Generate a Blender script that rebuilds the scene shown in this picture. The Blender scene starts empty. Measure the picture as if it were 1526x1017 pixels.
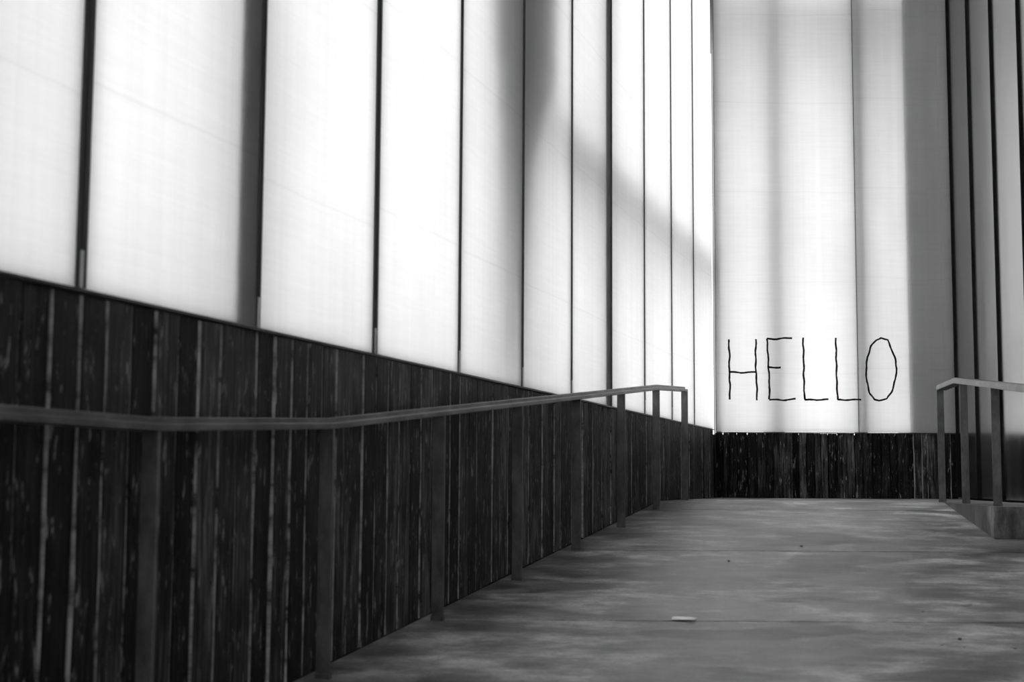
import bpy, bmesh, math, random
from mathutils import Vector, Matrix

# ---------------------------------------------------------------- camera, light, exposure
sc = bpy.context.scene
COL = sc.collection
EYE = 0.81                       # camera height over the lower floor (z = 0)

cd = bpy.data.cameras.new('camera')
cam = bpy.data.objects.new('camera', cd)
COL.objects.link(cam)
cd.sensor_width = 36.0
cd.lens = 50.0
cd.clip_start = 0.05
cd.dof.use_dof = True
cd.dof.focus_distance = 13.5
cd.dof.aperture_fstop = 3.6
TILT = math.radians(5.645)
ROLL = 0.006
_f = Vector((0, math.cos(TILT), math.sin(TILT)))
_u0 = Vector((0, -math.sin(TILT), math.cos(TILT)))
_r0 = Vector((1, 0, 0))
_r = _r0 * math.cos(ROLL) + _u0 * math.sin(ROLL)
_u = -_r0 * math.sin(ROLL) + _u0 * math.cos(ROLL)
m = Matrix((_r, _u, -_f)).transposed().to_4x4()
m.translation = Vector((0, 0, EYE))
cam.matrix_world = m
sc.camera = cam

world = bpy.data.worlds.new('overcast_sky')
sc.world = world
world.use_nodes = True
bg = world.node_tree.nodes['Background']
bg.inputs['Color'].default_value = (1, 1, 1, 1)
bg.inputs['Strength'].default_value = 3.35

vs = sc.view_settings
vs.view_transform = 'Standard'
vs.look = 'None'
vs.exposure = 0.0
vs.gamma = 1.0
vs.use_curve_mapping = False
sc.cycles.max_bounces = 14
sc.cycles.diffuse_bounces = 6
sc.cycles.transmission_bounces = 10

# ---------------------------------------------------------------- layout (metres)
YB = 14.8                        # end wall
WA, WB = -2.56, 0.3155           # long left wall: x = WA + WB * y
KW = math.hypot(1, WB)
ALONG = Vector((-WB / KW, -1 / KW, 0))      # from the corner towards the entrance
INTO = Vector((1 / KW, -WB / KW, 0))        # into the passage
CORNER = Vector((WA + WB * YB, YB, 0))
RX, RL = 4.64, 0.133             # right wall: x = RX - RL * (YB - y)
KR = math.hypot(1, RL)
R_ALONG = Vector((-RL / KR, -1 / KR, 0))
R_INTO = Vector((-1 / KR, RL / KR, 0))
R_CORNER = Vector((RX, YB, 0))
Y_LOW, Y_TOP = 4.979, 12.091     # ramp from lower floor to landing
Z_LAND = 0.655
PLANK_TOP = 1.355                # left wainscot
BACK_TOP = 1.332                 # end wall wainscot
CEIL = 7.2
Y_REAR = -5.0


def floor_z(y):
    if y <= Y_LOW:
        return 0.0
    if y >= Y_TOP:
        return Z_LAND
    return Z_LAND * (y - Y_LOW) / (Y_TOP - Y_LOW)


def lw(t, off, z):
    p = CORNER + ALONG * t + INTO * off
    return Vector((p.x, p.y, z))


def rw(t, off, z):
    p = R_CORNER + R_ALONG * t + R_INTO * off
    return Vector((p.x, p.y, z))


def bw(x, off, z):
    return Vector((x, YB - off, z))


# ---------------------------------------------------------------- materials (all neutral greys)
def new_mat(name):
    mt = bpy.data.materials.new(name)
    mt.use_nodes = True
    nt = mt.node_tree
    nt.nodes.clear()
    out = nt.nodes.new('ShaderNodeOutputMaterial')
    return mt, nt, out


def N(nt, kind, **kw):
    n = nt.nodes.new(kind)
    for k, v in kw.items():
        if k in n.inputs.keys():
            n.inputs[k].default_value = v
        else:
            setattr(n, k, v)
    return n


def mapped_noise(nt, scale_vec, scale=1.0, detail=4.0, rough=0.55, per_object=False):
    geo = N(nt, 'ShaderNodeNewGeometry')
    mp = N(nt, 'ShaderNodeMapping')
    mp.inputs['Scale'].default_value = scale_vec
    nt.links.new(geo.outputs['Position'], mp.inputs['Vector'])
    if per_object:
        oi = N(nt, 'ShaderNodeObjectInfo')
        mul = N(nt, 'ShaderNodeMath', operation='MULTIPLY')
        mul.inputs[1].default_value = 37.0
        nt.links.new(oi.outputs['Random'], mul.inputs[0])
        cb = N(nt, 'ShaderNodeCombineXYZ')
        nt.links.new(mul.outputs[0], cb.inputs['X'])
        nt.links.new(mul.outputs[0], cb.inputs['Z'])
        nt.links.new(cb.outputs[0], mp.inputs['Location'])
    no = N(nt, 'ShaderNodeTexNoise')
    no.inputs['Scale'].default_value = scale
    no.inputs['Detail'].default_value = detail
    no.inputs['Roughness'].default_value = rough
    nt.links.new(mp.outputs[0], no.inputs['Vector'])
    return no.outputs['Fac']


def ramp(nt, fac, stops):
    r = N(nt, 'ShaderNodeValToRGB')
    els = r.color_ramp.elements
    while len(els) < len(stops):
        els.new(0.5)
    for e, (p, v) in zip(els, stops):
        e.position = p
        e.color = (v, v, v, 1)
    nt.links.new(fac, r.inputs['Fac'])
    return r.outputs['Color']


def mixc(nt, mode, fac, a, b):
    mx = N(nt, 'ShaderNodeMix', data_type='RGBA', blend_type=mode)
    for key, v in (('Factor', fac), ('A', a), ('B', b)):
        sock = [s for s in mx.inputs if s.name == key and s.enabled][0]
        if isinstance(v, (int, float)):
            sock.default_value = v if key == 'Factor' else (v, v, v, 1)
        else:
            nt.links.new(v, sock)
    return [s for s in mx.outputs if s.enabled][0]


def bump(nt, height, strength, dist):
    b = N(nt, 'ShaderNodeBump')
    b.inputs['Strength'].default_value = strength
    b.inputs['Distance'].default_value = dist
    nt.links.new(height, b.inputs['Height'])
    return b.outputs['Normal']


def principled(name, color, rough=0.5, metal=0.0, spec=0.5, color_sock=None, build=None):
    mt, nt, out = new_mat(name)
    p = N(nt, 'ShaderNodeBsdfPrincipled')
    p.inputs['Base Color'].default_value = (color, color, color, 1)
    p.inputs['Roughness'].default_value = rough
    p.inputs['Metallic'].default_value = metal
    p.inputs['Specular IOR Level'].default_value = spec
    nt.links.new(p.outputs[0], out.inputs['Surface'])
    if build:
        build(nt, p)
    return mt


def charred(nt, p, lo, hi, white):
    grain = mapped_noise(nt, (60, 60, 3.0), 1.0, 6, 0.65, True)
    blot = mapped_noise(nt, (9, 9, 3.5), 1.0, 4, 0.6, True)
    c1 = ramp(nt, grain, [(0.38, lo), (0.53, hi), (0.66, hi * 2.4)])
    c2 = ramp(nt, blot, [(0.36, 0.2), (0.6, 1.0)])
    c = mixc(nt, 'MULTIPLY', 1.0, c1, c2)
    oi = N(nt, 'ShaderNodeObjectInfo')
    tone = ramp(nt, oi.outputs['Random'], [(0.0, 0.12), (0.3, 0.35), (0.6, 1.0), (1.0, 1.9)])
    c = mixc(nt, 'MULTIPLY', 1.0, c, tone)
    fleck = mapped_noise(nt, (45, 45, 9), 1.0, 3, 0.7, True)
    fl = ramp(nt, fleck, [(0.60, 0.0), (0.68, 1.0)])
    c = mixc(nt, 'MIX', fl, c, white)
    nt.links.new(c, p.inputs['Base Color'])
    mixh = mixc(nt, 'ADD', 0.6, grain, blot)
    nt.links.new(bump(nt, mixh, 1.0, 0.03), p.inputs['Normal'])


M_plank = principled('charred_wood', 0.02, 0.5, 0, 0.2, build=lambda nt, p: charred(nt, p, 0.002, 0.09, 0.38))

def edge_build(nt, p):
    n = mapped_noise(nt, (3, 3, 10), 1.0, 6, 0.7, True)
    c = ramp(nt, n, [(0.36, 0.05), (0.46, 0.4), (0.6, 0.7)])
    nt.links.new(c, p.inputs['Base Color'])


M_edge = principled('bare_sawn_edge', 0.3, 0.7, build=edge_build)


def concrete_build(lo, hi, sx=1.0):
    def b(nt, p):
        big = mapped_noise(nt, (0.55 * sx, 0.8, 1.0), 1.0, 5, 0.6)
        mid = mapped_noise(nt, (2.2 * sx, 3.6, 2.0), 1.0, 7, 0.66)
        fine = mapped_noise(nt, (60, 60, 60), 1.0, 3, 0.6)
        stain = mapped_noise(nt, (0.9 * sx, 1.9, 1.3), 1.0, 2, 0.45)
        c1 = ramp(nt, big, [(0.36, lo), (0.62, hi)])
        c2 = ramp(nt, mid, [(0.37, 0.36), (0.5, 0.85), (0.63, 1.75)])
        c3 = ramp(nt, fine, [(0.3, 0.8), (0.7, 1.1)])
        c4 = ramp(nt, stain, [(0.40, 0.55), (0.425, 0.95), (0.6, 1.0), (0.66, 1.3)])
        c = mixc(nt, 'MULTIPLY', 1.0, c1, c2)
        c = mixc(nt, 'MULTIPLY', 1.0, c, c3)
        c = mixc(nt, 'MULTIPLY', 1.0, c, c4)
        nt.links.new(c, p.inputs['Base Color'])
        r = ramp(nt, mid, [(0.36, 0.34), (0.62, 0.6)])
        nt.links.new(r, p.inputs['Roughness'])
        nt.links.new(bump(nt, mid, 0.25, 0.01), p.inputs['Normal'])
    return b


M_conc = principled('trowelled_concrete', 0.3, 0.5, 0, 0.4, build=concrete_build(0.27, 0.5))
M_kerb = principled('rough_cast_concrete', 0.2, 0.8, 0, 0.3, build=concrete_build(0.12, 0.3, 3))
M_joint = principled('joint_filler', 0.1, 0.9)
M_dark = principled('black_backing', 0.012, 0.9)
M_ceil = principled('dark_roof_deck', 0.05, 0.8)
M_ground = principled('outdoor_paving', 0.35, 0.9)


def steel_build(nt, p):
    n = mapped_noise(nt, (14, 14, 7), 1.0, 5, 0.65)
    c = ramp(nt, n, [(0.35, 0.10), (0.5, 0.145), (0.65, 0.2)])
    nt.links.new(c, p.inputs['Base Color'])
    r = ramp(nt, n, [(0.35, 0.34), (0.65, 0.46)])
    nt.links.new(r, p.inputs['Roughness'])
    nt.links.new(bump(nt, n, 0.12, 0.004), p.inputs['Normal'])


M_steel = principled('weathered_steel', 0.1, 0.45, 0.3, 0.5, build=steel_build)


def rail_build(nt, p):
    n = mapped_noise(nt, (5, 5, 9), 1.0, 4, 0.55)
    nt.links.new(ramp(nt, n, [(0.35, 0.09), (0.5, 0.13), (0.65, 0.19)]), p.inputs['Base Color'])


M_rail = principled('worn_rail_steel', 0.2, 0.35, 0.5, 0.5, build=rail_build)
M_leak = principled('leak_white', 0.75, 0.4)  # pale tone standing in for daylight leaking at the mullion feet
M_mull = principled('dark_aluminium', 0.05, 0.45, 0.4)
M_col = principled('outdoor_painted_steel', 0.05, 0.6)
M_colpale = principled('outdoor_pale_steel', 0.7, 0.6)
M_black = principled('black_paint', 0.006, 0.7, 0, 0.2)
M_paper = principled('white_paper', 0.85, 0.15, 0, 0.8)
M_leaf = principled('dry_leaf', 0.12, 0.6)
M_leaf_pale = principled('pale_leaf', 0.35, 0.6)
M_stone = principled('gravel_chip', 0.2, 0.8)


def opal(name, trans, refl):
    """Milky multi-wall sheet: passes light diffusely, faint ribs, dirt and sheet marks."""
    mt, nt, out = new_mat(name)
    rib = mapped_noise(nt, (18, 18, 0.15), 1.0, 3, 0.6)
    cloud = mapped_noise(nt, (1.2, 1.2, 0.8), 1.0, 4, 0.6)
    weave = mapped_noise(nt, (3, 3, 60), 1.0, 3, 0.6)
    a = ramp(nt, rib, [(0.3, 0.955), (0.7, 1.0)])
    b = ramp(nt, cloud, [(0.3, 0.94), (0.65, 1.0)])
    w = ramp(nt, weave, [(0.35, 0.97), (0.65, 1.0)])
    # thin horizontal handling marks every 0.96 m up the sheet
    geo = N(nt, 'ShaderNodeNewGeometry')
    sep = N(nt, 'ShaderNodeSeparateXYZ')
    nt.links.new(geo.outputs['Position'], sep.inputs[0])
    oi = N(nt, 'ShaderNodeObjectInfo')
    add = N(nt, 'ShaderNodeMath', operation='MULTIPLY_ADD')
    nt.links.new(oi.outputs['Random'], add.inputs[0])
    add.inputs[1].default_value = 0.10
    nt.links.new(sep.outputs['Z'], add.inputs[2])
    wob = N(nt, 'ShaderNodeMath', operation='MULTIPLY_ADD')
    nt.links.new(cloud, wob.inputs[0])
    wob.inputs[1].default_value = 0.05
    nt.links.new(add.outputs[0], wob.inputs[2])
    dv = N(nt, 'ShaderNodeMath', operation='DIVIDE')
    nt.links.new(wob.outputs[0], dv.inputs[0])
    dv.inputs[1].default_value = 0.962
    fr = N(nt, 'ShaderNodeMath', operation='FRACT')
    nt.links.new(dv.outputs[0], fr.inputs[0])
    line = ramp(nt, fr.outputs[0], [(0.118, 1.0), (0.126, 0.93), (0.134, 1.0)])
    c = mixc(nt, 'MULTIPLY', 1.0, a, b)
    c = mixc(nt, 'MULTIPLY', 1.0, c, w)
    c = mixc(nt, 'MULTIPLY', 1.0, c, line)
    tc = mixc(nt, 'MULTIPLY', 1.0, c, trans)
    rc = mixc(nt, 'MULTIPLY', 1.0, c, refl)
    tr = N(nt, 'ShaderNodeBsdfTranslucent')
    df = N(nt, 'ShaderNodeBsdfDiffuse')
    nt.links.new(tc, tr.inputs['Color'])
    nt.links.new(rc, df.inputs['Color'])
    ad = N(nt, 'ShaderNodeAddShader')
    nt.links.new(tr.outputs[0], ad.inputs[0])
    nt.links.new(df.outputs[0], ad.inputs[1])
    nt.links.new(ad.outputs[0], out.inputs['Surface'])
    return mt


M_opal = opal('opal_polycarbonate', 0.72, 0.22)


def satin_build(nt, p):
    n = mapped_noise(nt, (7, 7, 0.6), 1.0, 5, 0.6)
    nt.links.new(ramp(nt, n, [(0.3, 0.50), (0.7, 0.60)]), p.inputs['Base Color'])
    nt.links.new(ramp(nt, n, [(0.3, 0.16), (0.7, 0.24)]), p.inputs['Roughness'])


M_satin = principled('satin_metal_cladding', 0.55, 0.3, 1.0, 0.5, build=satin_build)


# ---------------------------------------------------------------- mesh helpers
def link(name, verts, faces, mats, parent=None, mat_idx=None, smooth=False):
    me = bpy.data.meshes.new(name)
    me.from_pydata([tuple(v) for v in verts], [], faces)
    for mt in (mats if isinstance(mats, (list, tuple)) else [mats]):
        me.materials.append(mt)
    if mat_idx:
        for p, i in zip(me.polygons, mat_idx):
            p.material_index = i
    if smooth:
        for p in me.polygons:
            p.use_smooth = True
    bm = bmesh.new()
    bm.from_mesh(me)
    bmesh.ops.recalc_face_normals(bm, faces=bm.faces)
    bm.to_mesh(me)
    bm.free()
    ob = bpy.data.objects.new(name, me)
    COL.objects.link(ob)
    if parent:
        ob.parent = parent
    return ob


BOXF = [(0, 1, 2, 3), (7, 6, 5, 4), (0, 4, 5, 1), (1, 5, 6, 2), (2, 6, 7, 3), (3, 7, 4, 0)]


def box_pts(fn, a0, a1, o0, o1, z0, z1):
    """fn(a, off, z): a along the wall, off out of it."""
    return [fn(a0, o0, z0), fn(a1, o0, z0), fn(a1, o1, z0), fn(a0, o1, z0),
            fn(a0, o0, z1), fn(a1, o0, z1), fn(a1, o1, z1), fn(a0, o1, z1)]


def bevel_obj(ob, w, seg=1):
    bm = bmesh.new()
    bm.from_mesh(ob.data)
    bmesh.ops.bevel(bm, geom=list(bm.edges), offset=w, segments=seg, affect='EDGES', clamp_overlap=True)
    bm.to_mesh(ob.data)
    bm.free()
    return ob


def box(name, fn, a0, a1, o0, o1, z0, z1, mat, parent=None, bev=0):
    ob = link(name, box_pts(fn, a0, a1, o0, o1, z0, z1), BOXF, mat, parent)
    if bev:
        bevel_obj(ob, bev)
    return ob


def struct(ob):
    ob['kind'] = 'structure'
    return ob


def tag(ob, label, cat, group=None):
    ob['label'] = label
    ob['category'] = cat
    if group:
        ob['group'] = group
    return ob


def empty(name, loc):
    ob = bpy.data.objects.new(name, None)
    ob.empty_display_size = 0.1
    ob.location = loc
    COL.objects.link(ob)
    return ob


def adopt(child, parent):
    child.parent = parent
    child.matrix_parent_inverse = Matrix.Translation(parent.location).inverted()
    return child


# ---------------------------------------------------------------- floor: subfloor, slabs with recessed joints
def wall_x(y):
    return WA + WB * y


def right_x(y):
    return RX - RL * (YB - y)


def prism_strip(name, ys, dz0, dz1, mat, parent=None, xl=None, xr=None, gap=0.0):
    """Slab following the floor profile between ys[0] and ys[-1]."""
    v, f = [], []
    for y in ys:
        z = floor_z(y)
        l = (xl or wall_x)(y) + gap
        r = (xr or right_x)(y) - gap
        v += [(l, y, z + dz0), (r, y, z + dz0), (r, y, z + dz1), (l, y, z + dz1)]
    for i in range(len(ys) - 1):
        a = 4 * i
        b = a + 4
        for k in range(4):
            f.append((a + k, a + (k + 1) % 4, b + (k + 1) % 4, b + k))
    f.append((0, 1, 2, 3))
    e = 4 * (len(ys) - 1)
    f.append((e + 3, e + 2, e + 1, e))
    return link(name, v, f, mat, parent)


floor = struct(prism_strip('floor', [Y_REAR, Y_LOW, Y_TOP, YB], -0.25, -0.03, M_joint,
                           xl=lambda y: wall_x(y) - 0.25, xr=lambda y: right_x(y) + 0.15))
JOINTS = [Y_REAR, -2.64, -0.29, 2.06, 4.41, 6.76, 9.11, 11.46, YB]
for j in range(len(JOINTS) - 1):
    y0, y1 = JOINTS[j] + 0.009, JOINTS[j + 1] - 0.009
    ys = [y0] + [y for y in (Y_LOW, Y_TOP) if y0 < y < y1] + [y1]
    prism_strip('slab', ys, -0.03, 0.0, M_conc, floor, gap=0.002)

# ---------------------------------------------------------------- ceiling, outdoor ground
vv = [(wall_x(Y_REAR) - 0.1, Y_REAR, CEIL), (right_x(Y_REAR) + 0.1, Y_REAR, CEIL), (right_x(YB) + 0.1, YB + 0.1, CEIL), (wall_x(YB) - 0.1, YB + 0.1, CEIL)]
vv += [(x, y, z + 0.2) for x, y, z in vv]
struct(link('ceiling', vv, BOXF, M_ceil))

# ---------------------------------------------------------------- left wall: backing, charred planks, opal panels
SEAMS = [0.03, 1.144, 2.253, 3.402, 4.56, 5.69, 6.797, 7.904, 9.005, 10.098, 11.199, 12.3, 13.4, 14.5, 15.6, 16.7, 17.8, 18.9, 20.0]
TL = SEAMS[-1]


def floor_pts(fn, a0, a1, o0, o1, z1, dz=0.0):
    p = box_pts(fn, a0, a1, o0, o1, 0, z1)
    for q in p[:4]:
        q.z = floor_z(q.y) + dz
    return p


ty = lambda y: (YB - y) * KW
wall_left_v, wall_left_f = [], []
ts = [0.0, ty(Y_TOP), ty(Y_LOW), TL]
for t in ts:
    zf = floor_z(lw(t, 0, 0).y) - 0.02
    wall_left_v += [lw(t, -0.16, zf), lw(t, -0.03, zf), lw(t, -0.03, PLANK_TOP - 0.02), lw(t, -0.16, PLANK_TOP - 0.02)]
for i in range(3):
    for k in range(4):
        wall_left_f.append((4 * i + k, 4 * i + (k + 1) % 4, 4 * i + 4 + (k + 1) % 4, 4 * i + 4 + k))
wall_left_f += [(0, 1, 2, 3), (15, 14, 13, 12)]
wall_left = struct(link('wall_left', wall_left_v, wall_left_f, M_dark))


def plank(fn, a0, a1, o_face, z0a, z0b, z1, rng, mats, parent, rows=5, wob=0.004, back=-0.03):
    """One sawn board, rough arrises; a0/a1 edges run up its sides. Slot 1 on the side faces."""
    v, f, mi = [], [], []
    for r in range(rows + 1):
        s = r / rows
        za = z0a + (z1 - z0a) * s
        zb = z0b + (z1 - z0b) * s
        e0 = a0 + rng.uniform(-wob, wob) * (1 if 0 < r < rows else .3)
        e1 = a1 + rng.uniform(-wob, wob) * (1 if 0 < r < rows else .3)
        of = o_face + rng.uniform(-0.0015, 0.0015)
        v += [fn(e0, back, za), fn(e0, of - 0.003, za), fn(e0 + (a1 - a0) * .04, of, za),
              fn(e1 - (a1 - a0) * .04, of, zb), fn(e1, of - 0.003, zb), fn(e1, back, zb)]
    n = 6
    for r in range(rows):
        for k in range(5):
            f.append((r * n + k, r * n + k + 1, (r + 1) * n + k + 1, (r + 1) * n + k))
            mi.append(1 if k in (0, 4) else 0)
    f.append(tuple(range(n)))
    mi.append(0)
    f.append(tuple(range(rows * n + n - 1, rows * n - 1, -1)))
    mi.append(0)
    return link('plank', v, f, mats, parent, mi)


rng = random.Random(5)
PITCH = 0.1378
t = 0.035
while t < 14.6:
    g = rng.uniform(0.010, 0.016)
    t1 = t + PITCH - g + rng.uniform(-0.004, 0.004)
    face = rng.choice([0.003, 0.0, 0.0, -0.003, -0.007])
    za = floor_z(lw(t, 0, 0).y) + 0.004
    zb = floor_z(lw(t1, 0, 0).y) + 0.004
    plank(lw, t, t1, face, za, zb, PLANK_TOP - 0.004 - rng.uniform(0, .004), rng, [M_plank, M_edge], wall_left)
    t += PITCH
# boards nearer the entrance, one strip of cladding
box('cladding_strip', lw, t, TL, -0.03, -0.002, 0.004, PLANK_TOP - 0.005, M_plank, wall_left)
box('sill', lw, 0.03, TL, -0.12, 0.006, PLANK_TOP - 0.002, PLANK_TOP + 0.008, M_mull, wall_left)

P0 = PLANK_TOP + 0.012
for i in range(len(SEAMS) - 1):
    box('panel', lw, SEAMS[i] + 0.016, SEAMS[i + 1] - 0.016, -0.022, -0.004, P0, CEIL - 0.02, M_opal, wall_left)


def mullion(fn, t, w, z0, z1, parent, d0=-0.085, d1=0.0):
    """Channel bar with a shallow groove down its face."""
    h = w / 2
    prof = [(-h, d0), (-h, d1), (-h * .45, d1), (-h * .35, d1 - .006), (h * .35, d1 - .006), (h * .45, d1), (h, d1), (h, d0)]
    v = [fn(t + a, o, z0) for a, o in prof] + [fn(t + a, o, z1) for a, o in prof]
    n = len(prof)
    f = [(k, (k + 1) % n, n + (k + 1) % n, n + k) for k in range(n)] + [tuple(range(n)), tuple(range(2 * n - 1, n - 1, -1))]
    return link('mullion', v, f, M_mull, parent)


for i, s in enumerate(SEAMS[1:], 1):
    mullion(lw, s, 0.052 if i in (8, 10) else 0.034, P0, CEIL - 0.02, wall_left)

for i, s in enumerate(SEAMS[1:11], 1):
    box('light_leak', lw, s - 0.006, s + 0.006, -0.002, 0.003, P0, P0 + 0.11, M_leak, wall_left)  # light leak below each mullion, put in as a pale strip

# ---------------------------------------------------------------- end wall
wall_back = struct(box('wall_back', bw, CORNER.x - 0.2, RX + 0.1, -0.16, -0.061, Z_LAND - 0.02, BACK_TOP - 0.02, M_dark))
rng = random.Random(11)
x = CORNER.x + 0.01
while x < RX - 0.03:
    w = rng.choice([0.058, 0.072, 0.085, 0.085, 0.098, 0.11])
    x1 = min(x + w, RX - 0.004)
    face = rng.choice([-0.003, -0.006, -0.010, -0.02, -0.035])
    plank(bw, x + 0.004, x1 - 0.004, face, Z_LAND + 0.003, Z_LAND + 0.003, BACK_TOP - rng.uniform(0.003, 0.006), rng,
          [M_plank, M_plank], wall_back, rows=6, wob=0.0035, back=-0.06)
    x = x1
box('sill', bw, CORNER.x + 0.02, RX, -0.12, -0.001, BACK_TOP - 0.002, BACK_TOP + 0.006, M_mull, wall_back)
B0 = BACK_TOP + 0.008
XP = [2.132, 3.612, 4.15, 4.52, 4.655]
box('panel', bw, XP[0], XP[1] - 0.004, -0.018, 0.0, B0, CEIL - 0.02, M_opal, wall_back)
box('panel', bw, XP[1] + 0.004, XP[2], -0.018, 0.0, B0, CEIL - 0.02, M_opal, wall_back)
box('panel', bw, XP[2] + 0.001, 4.365, -0.022, -0.002, B0, CEIL - 0.02, M_opal, wall_back)
box('panel', bw, 4.366, XP[3], -0.024, -0.004, B0, CEIL - 0.02, M_opal, wall_back)
box('panel', bw, XP[3] + 0.001, XP[4], -0.022, 0.0, B0, CEIL - 0.02, M_opal, wall_back)
box('mullion', bw, XP[1] - 0.004, XP[1] + 0.004, -0.03, -0.003, B0, CEIL - 0.02, M_mull, wall_back)
box('mullion', bw, XP[0] - 0.006, XP[0], -0.03, -0.0005, B0, CEIL - 0.02, M_mull, wall_back)

# ---------------------------------------------------------------- right wall: satin cladding panels
wall_right = struct(box('wall_right', rw, -0.05, 19.9, -0.16, -0.025, -0.02, CEIL - 0.02, M_dark))
RS = [0.0 + 1.1 * k for k in range(0, 19)]
Y_PLAT = 9.75
for k in range(len(RS) - 1):
    zb = Z_LAND + 0.02 if rw(RS[k + 1], 0, 0).y > Y_PLAT - 1.1 else floor_z(rw(RS[k], 0, 0).y) + 0.02
    box('panel', rw, RS[k] + 0.012, RS[k + 1] - 0.012, -0.024, 0.0, zb, CEIL - 0.03, M_satin, wall_right)

for s in RS[:-1]:
    zc = Z_LAND + 0.02 if rw(s, 0, 0).y > Y_PLAT else floor_z(rw(s, 0, 0).y) + 0.03
    box('cap_strip', rw, s - 0.011, s + 0.011, -0.024, 0.022, zc, CEIL - 0.03, M_black, wall_right)

# far rear end of the passage, behind the viewpoint: dark dado, unseen opal sheets added to light rear-facing edges
XR0, XR1 = wall_x(Y_REAR), right_x(Y_REAR)


def bk(x, off, z):
    return Vector((x, Y_REAR + off, z))


wall_rear = struct(box('wall_rear', bk, XR0 - 0.05, XR1 + 0.05, -0.16, 0.0, -0.02, 1.35, M_dark))
for k in range(5):
    xa = XR0 + (XR1 - XR0) * k / 5
    box('fill_sheet_offscreen', bk, xa + 0.01, xa + (XR1 - XR0) / 5 - 0.01, -0.022, -0.004, 1.362, CEIL - 0.02, M_opal, wall_rear)  # unseen sheet, added to bring daylight in from behind

# ---------------------------------------------------------------- raised kerb platform on the right
CX1, CX0 = 3.285, 3.66                       # kerb edge at the front corner and at the ramp head
pv = []
for z_top in (False, True):
    for (px, py) in ((CX0, Y_TOP + 0.02), (CX1, Y_PLAT), (right_x(Y_PLAT) - 0.004, Y_PLAT), (right_x(Y_TOP) - 0.004, Y_TOP + 0.02)):
        pv.append((px, py, Z_LAND + (0.003 if z_top else 0)) if z_top else (px, py, min(floor_z(py) + 0.002, Z_LAND)))
platform = link('kerb_platform', pv, BOXF, M_kerb)
bevel_obj(platform, 0.004)
tag(platform, 'low rough concrete kerb wedge rising beside the ramp under the shorter handrail', 'kerb')


# ---------------------------------------------------------------- handrails
def rail_mesh(name, path, width, height, parent, mat, side_shift=0.0, bev=0.021):
    """Rectangular bar swept along the path of its top centre line, with mitred kinks."""
    n = len(path)
    v = []
    for i, p in enumerate(path):
        a = path[max(i - 1, 0)]
        b = path[min(i + 1, n - 1)]
        d = Vector((b.x - a.x, b.y - a.y, 0)).normalized()
        s = Vector((d.y, -d.x, 0))
        c = p + s * side_shift
        h = width / 2
        v += [c - s * h - Vector((0, 0, height)), c + s * h - Vector((0, 0, height)), c + s * h, c - s * h]
    f = []
    for i in range(n - 1):
        for k in range(4):
            f.append((4 * i + k, 4 * i + (k + 1) % 4, 4 * i + 4 + (k + 1) % 4, 4 * i + 4 + k))
    f += [(0, 1, 2, 3), (4 * n - 1, 4 * n - 2, 4 * n - 3, 4 * n - 4)]
    ob = link(name, v, f, mat)
    bm = bmesh.new()
    bm.from_mesh(ob.data)
    keys = {tuple(round(c, 5) for c in q) for i, q in enumerate(v) if i % 4 in (2, 3)}
    es = [e for e in bm.edges if len(e.link_faces) == 2 and e.calc_face_angle() > 0.5
          and all(tuple(round(c, 5) for c in w.co) in keys for w in e.verts)]
    bmesh.ops.bevel(bm, geom=es, offset=bev, segments=4, affect='EDGES', clamp_overlap=True)
    es = [e for e in bm.edges if len(e.link_faces) == 2 and e.calc_face_angle() > 0.9]
    bmesh.ops.bevel(bm, geom=es, offset=0.003, segments=1, affect='EDGES', clamp_overlap=True)
    bm.to_mesh(ob.data)
    bm.free()
    return adopt(ob, parent)


def post(px, py, z0, z1, d, parent, broad=0.058, thin=0.016):
    """Flat bar post: broad face across the rail, plus a small foot plate."""
    s = Vector((d.y, -d.x, 0))
    c = Vector((px, py, 0))

    def fn(a, o, z):
        q = c + s * a + d * o
        return Vector((q.x, q.y, z))
    ob = box('post', fn, -broad / 2, broad / 2, -thin / 2, thin / 2, z0 + 0.006, z1, M_steel, None, 0.002)
    adopt(ob, parent)
    fp = link('foot_plate', box_pts(fn, -broad / 2 - .002, broad / 2 + .002, -0.012, 0.012, z0 + 0.001, z0 + 0.02), BOXF, M_steel)
    for vtx in fp.data.vertices:                       # plate lies on the slope
        dz = floor_z(vtx.co.y) - floor_z(py)
        if abs(z0 - floor_z(py)) < 0.002:
            vtx.co.z += dz
    adopt(fp, parent)


RAIL_A, RAIL_B = -2.49, 0.3195
PY = [12.586, 11.430, 10.270, 9.090, 7.905, 6.730, 5.551, 4.355, 3.16, 1.97, 0.78, -0.41]
d_left = Vector((RAIL_B, 1, 0)).normalized()
rail_left = empty('handrail', (RAIL_A + RAIL_B * 6.0, 6.0, floor_z(6.0)))
tops = []
for y in PY:
    zf = floor_z(y)
    xx = RAIL_A + RAIL_B * y
    tops.append(Vector((xx, y, zf + 1.0)))
    post(xx, y, zf, zf + 1.0 - 0.043, d_left, rail_left)
tops[0] = tops[0] + d_left * 0.01
rail_mesh('rail', tops, 0.06, 0.044, rail_left, M_rail)
tag(rail_left, 'long dark steel handrail on flat posts running up the ramp beside the charred planks', 'handrail')

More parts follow.
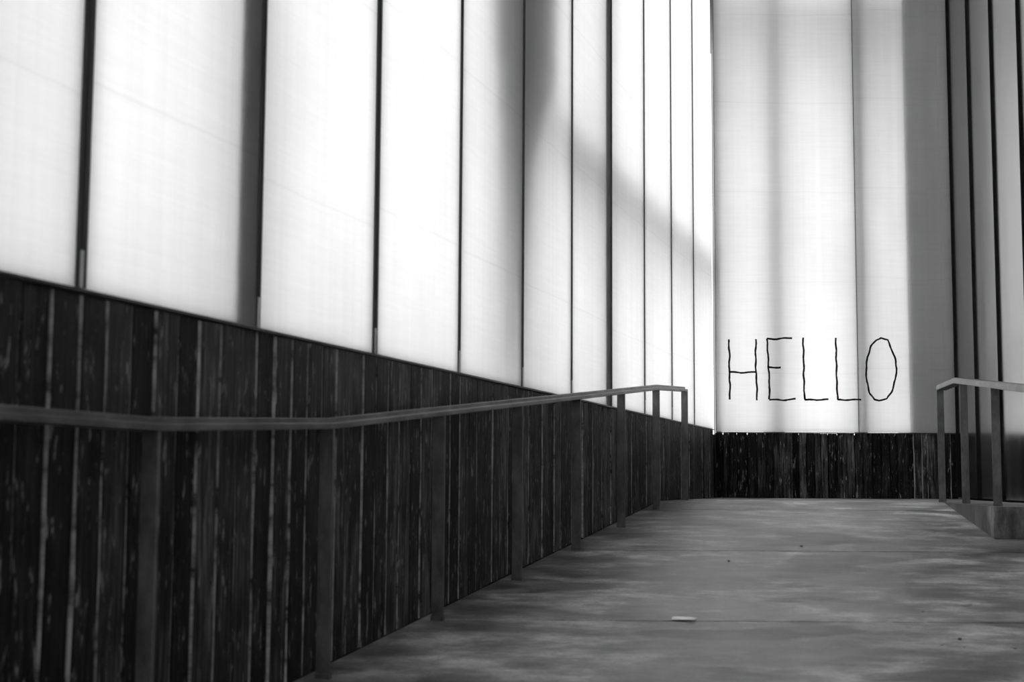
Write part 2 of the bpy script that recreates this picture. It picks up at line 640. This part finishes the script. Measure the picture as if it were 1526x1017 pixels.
rail_right = empty('handrail', (3.6, 11.3, Z_LAND))
d_right = Vector((0.14, 1, 0)).normalized()
RP = [(3.655, 12.12, Z_LAND), (3.604, 11.33, Z_LAND + 0.003), (3.375, 9.92, Z_LAND + 0.003), (3.25, 8.75, None)]
for (xx, y, zf) in RP:
    zf = floor_z(y) if zf is None else zf
    zt = 1.655 if y > 11.3 else 1.655 - 0.0921 * (11.3 - y)
    post(xx, y, zf, zt - 0.043, d_right, rail_right)
slope = 0.0921
rp = [Vector((3.68, 12.17, 1.655)), Vector((3.558, 11.3, 1.655)), Vector((3.558 - 0.14 * 1.4, 9.9, 1.655 - slope * 1.4)),
      Vector((3.558 - 0.14 * 2.6, 8.7, 1.655 - slope * 2.6))]
rail_mesh('rail', rp, 0.085, 0.046, rail_right, M_rail, bev=0.008)
tag(rail_right, 'short steel handrail on the concrete kerb beside the metal clad wall', 'handrail')

# ---------------------------------------------------------------- HELLO lettering
WORD = {
    'H': [[(170, 97), (175, 180), (172, 270), (176, 340), (173, 422)], [(318, 95), (315, 190), (316, 270), (320, 340), (320, 425)], [(175, 273), (250, 277), (316, 272)]],
    'E': [[(377, 92), (382, 180), (384, 245), (388, 330), (386, 420)], [(377, 92), (430, 94), (480, 88), (513, 88)], [(386, 247), (450, 248)], [(386, 420), (460, 423), (500, 420), (528, 416)]],
    'L': [[(572, 85), (574, 200), (573, 300), (576, 420)], [(576, 420), (640, 421), (704, 418)]],
    'L2': [[(748, 85), (750, 200), (750, 300), (753, 420)], [(753, 420), (820, 420), (880, 417)]],
    'O': [[(995, 83), (1028, 95), (1050, 150), (1068, 200), (1074, 250), (1065, 310), (1045, 375), (1018, 412), (975, 422), (950, 418),
           (925, 380), (912, 320), (909, 260), (917, 190), (938, 130), (965, 96), (995, 83)]],
}
SX = (3.612 - 2.113) / (865 - 92)        # metres per drawing unit: panel seam and corner on the sheet
LX0 = 2.113 - 92 * SX
SZ = SX
LZ0 = BACK_TOP + 598 * SZ


def stroke_mesh(bm, pts, w, depth, rng):
    """Hand drawn line: flattened strip with wavering edges."""
    dense = []
    for a, b in zip(pts[:-1], pts[1:]):
        k = max(2, int((b - a).length / 0.022))
        for i in range(k):
            dense.append(a.lerp(b, i / k))
    dense.append(pts[-1])
    ring = []
    ph = rng.uniform(0, 6)
    for i, p in enumerate(dense):
        a = dense[max(i - 1, 0)]
        b = dense[min(i + 1, len(dense) - 1)]
        d = (b - a).normalized()
        nrm = Vector((-d.y, d.x))
        c = p + nrm * (0.0030 * math.sin(i * 0.9 + ph) + rng.uniform(-.0012, .0012))
        hw = w * rng.uniform(0.42, 0.58)
        q = []
        for s, o in ((-1, 0.0003), (-0.8, depth), (0.8, depth), (1, 0.0003)):
            r = c + nrm * (hw * s)
            q.append(bm.verts.new(bw(r.x, o, r.y)))
        ring.append(q)
    for a, b in zip(ring[:-1], ring[1:]):
        for k in range(3):
            bm.faces.new((a[k], a[k + 1], b[k + 1], b[k]))
    bm.faces.new(ring[0])
    bm.faces.new(ring[-1][::-1])


word = empty('painted_word', (2.9, YB, LZ0 - 425 * SZ))
tag(word, 'HELLO hand drawn in thin black capital letters on the end wall panel', 'lettering')
rng = random.Random(3)
for key, strokes in WORD.items():
    bm = bmesh.new()
    for st in strokes:
        stroke_mesh(bm, [Vector((LX0 + px * SX, LZ0 - py * SZ)) for px, py in st], 0.019, 0.0025, rng)
    me = bpy.data.meshes.new('letter')
    bm.to_mesh(me)
    bm.free()
    me.materials.append(M_black)
    ob = bpy.data.objects.new('letter', me)
    COL.objects.link(ob)
    ob['label'] = 'black capital letter ' + key[0]
    adopt(ob, word)


# ---------------------------------------------------------------- steelwork outside the panels, plus unseen shapes added for shade
def outdoor(name, fn, a0, a1, o0, o1, z0, z1, label, cat, group=None):
    ob = box(name, fn, a0, a1, o0, o1, z0, z1, M_col, None, 0.004)
    return tag(ob, label, cat, group)


for s in (4.575, 10.112, 15.6):
    outdoor('steel_column', lw, s, s + 0.15, -0.40, -0.027, 0.0, CEIL, 'dark steel column standing right behind the long translucent wall', 'column', 'columns behind the long panel wall')
outdoor('steel_column', lw, 11.85, 12.15, -0.55, -0.30, 0.0, CEIL, 'unseen wide steel column added to grey the near end of the long translucent wall', 'column')  # not in view, added for soft grey on the nearest panels
outdoor('steel_beam', lw, -0.4, 5.95, -0.58, -0.32, 2.96, 3.26, 'horizontal steel beam outside the long translucent wall', 'beam')
dv = []  # unseen box, added and tapered so the panel shading fades downward
for (ta, tb, of, z) in ((7.2, 6.8, -0.36, 1.5), (7.3, 6.5, -0.25, 2.8), (7.4, 6.05, -0.22, 3.4), (7.45, 5.97, -0.22, 6.9)):
    dv += [lw(ta, of, z), lw(tb, of, z), lw(tb, of - 0.35, z), lw(ta, of - 0.35, z)]
df = [(4 * i + k, 4 * i + (k + 1) % 4, 4 * i + 4 + (k + 1) % 4, 4 * i + 4 + k) for i in range(3) for k in range(4)]
occluder = link('occluder', dv, df + [(0, 1, 2, 3), (15, 14, 13, 12)], M_colpale)
bevel_obj(occluder, 0.004)
tag(occluder, 'unseen added tapered duct shading the long translucent wall from outside', 'occluder')
outdoor('shade_wall', lw, 0.2, 15.0, -0.55, -0.19, -0.3, 1.40, 'unseen added planter wall outside the long translucent wall', 'screening')  # unseen, added to shade the panel bottoms
outdoor('steel_column', bw, 2.68, 2.86, -0.34, -0.11, 0.0, CEIL, 'pale steel column behind the lettered end panel', 'column').data.materials[0] = M_colpale
outdoor('steel_column', bw, 3.625, 3.72, -0.24, -0.06, 0.0, CEIL, 'slim steel column behind the end wall panel joint', 'column')
outdoor('steel_column', bw, 2.136, 2.19, -0.24, -0.04, 0.0, CEIL, 'dark steel column outside the wall corner', 'column')
outdoor('shade_pier', bw, 4.155, 4.75, -0.5, -0.028, 0.0, CEIL, 'unseen pale pier added behind the end wall to grey its panels', 'pier').data.materials[0] = M_colpale  # unseen, added to block the daylight behind these sheets
outdoor('blocker', bw, 1.6, 4.9, -1.9, -0.2, 5.95, 6.07, 'unseen added light canopy over the end wall', 'blocker')  # unseen slab, added so the end panels darken towards the top
gv = [(-60, -60, -0.35), (60, -60, -0.35), (60, 60, -0.35), (-60, 60, -0.35)]
struct(link('ground', gv + [(x, y, z + 0.05) for x, y, z in gv], BOXF, M_ground))


# ---------------------------------------------------------------- litter on the ramp
def sheet(name, x, y, outline, mat, lift=0.002, curl=0.0, thick=0.0015):
    """Small thin piece lying on the sloping floor, edges lifting by curl."""
    n = len(outline)
    v = []
    for top in (0, 1):
        for (dx, dy) in outline:
            r = math.hypot(dx, dy)
            v.append((x + dx, y + dy, floor_z(y + dy) + lift + top * thick + curl * r * r / 0.003 * (1 if dx > 0 else .5)))
    v += [(x, y, floor_z(y) + lift), (x, y, floor_z(y) + lift + thick)]
    f = []
    for k in range(n):
        j = (k + 1) % n
        f += [(k, j, 2 * n), (n + j, n + k, 2 * n + 1), (k, n + k, n + j, j)]
    return link(name, v, f, mat)


pp = sheet('paper_scrap', 0.815, 6.775, [(-0.06, -0.015), (0.045, -0.045), (0.062, 0.0), (0.03, 0.04), (-0.045, 0.055)], M_paper, 0.002, 0.006)
tag(pp, 'bright white scrap of paper lying on the ramp joint', 'paper')


def leaf_outline(l, w, a):
    o = []
    for k in range(10):
        s = k / 10 * 2 * math.pi
        px = l / 2 * math.cos(s)
        py = w / 2 * math.sin(s) * (0.65 + 0.35 * math.cos(s))
        o.append((px * math.cos(a) - py * math.sin(a), px * math.sin(a) + py * math.cos(a)))
    return o


lf = sheet('dry_leaf', 2.275, 7.19, leaf_outline(0.062, 0.045, 0.2), M_leaf_pale, 0.002, 0.028)
tag(lf, 'largest curled dry leaf lying on the ramp slab', 'leaf')
FR = 'tiny pale leaf fragment beside the stone just below the lower ramp joint'
for (x, y, l, a, mt, lb, gr) in [
        (1.86, 6.233, 0.022, .3, M_leaf_pale, FR, 'pale leaf fragments on the ramp'),
        (1.946, 6.194, 0.02, 1.2, M_leaf_pale, FR, 'pale leaf fragments on the ramp'),
        (2.157, 6.173, 0.02, 2.0, M_leaf, 'tiny dark leaf fragment alone below the lower ramp joint', None),
        (2.007, 7.02, 0.018, .8, M_leaf, 'tiny dark leaf fragment close to the largest curled leaf', None),
        (2.889, 8.331, 0.02, .2, M_paper, 'tiny white speck of paper on the slab below the kerb', None)]:
    o = sheet('leaf_fragment' if mt != M_paper else 'paper_speck', x, y, leaf_outline(l, l * .7, a), mt, 0.0015, 0.02)
    tag(o, lb, 'leaf' if mt != M_paper else 'paper', gr)


def pebble(x, y, r, seed, lb):
    rg = random.Random(seed)
    bm = bmesh.new()
    bmesh.ops.create_icosphere(bm, subdivisions=1, radius=r)
    for v in bm.verts:
        v.co *= rg.uniform(0.8, 1.15)
        v.co.z *= 0.65
    lo = min(v.co.z for v in bm.verts)
    for v in bm.verts:
        v.co += Vector((x, y, floor_z(y) - lo + 0.0005))
    me = bpy.data.meshes.new('pebble')
    bm.to_mesh(me)
    bm.free()
    me.materials.append(M_stone)
    ob = bpy.data.objects.new('pebble', me)
    COL.objects.link(ob)
    return tag(ob, lb, 'stone', 'small stones on the ramp')


for i, (x, y, r, lb) in enumerate([(1.975, 6.349, 0.009, 'tiny stone among pale leaf fragments below the lower ramp joint'),
                                   (1.881, 9.295, 0.012, 'small dark stone just above the upper ramp joint'),
                                   (1.31, 8.632, 0.010, 'small dark stone on the slab just below the upper ramp joint')]):
    pebble(x, y, r, i, lb)
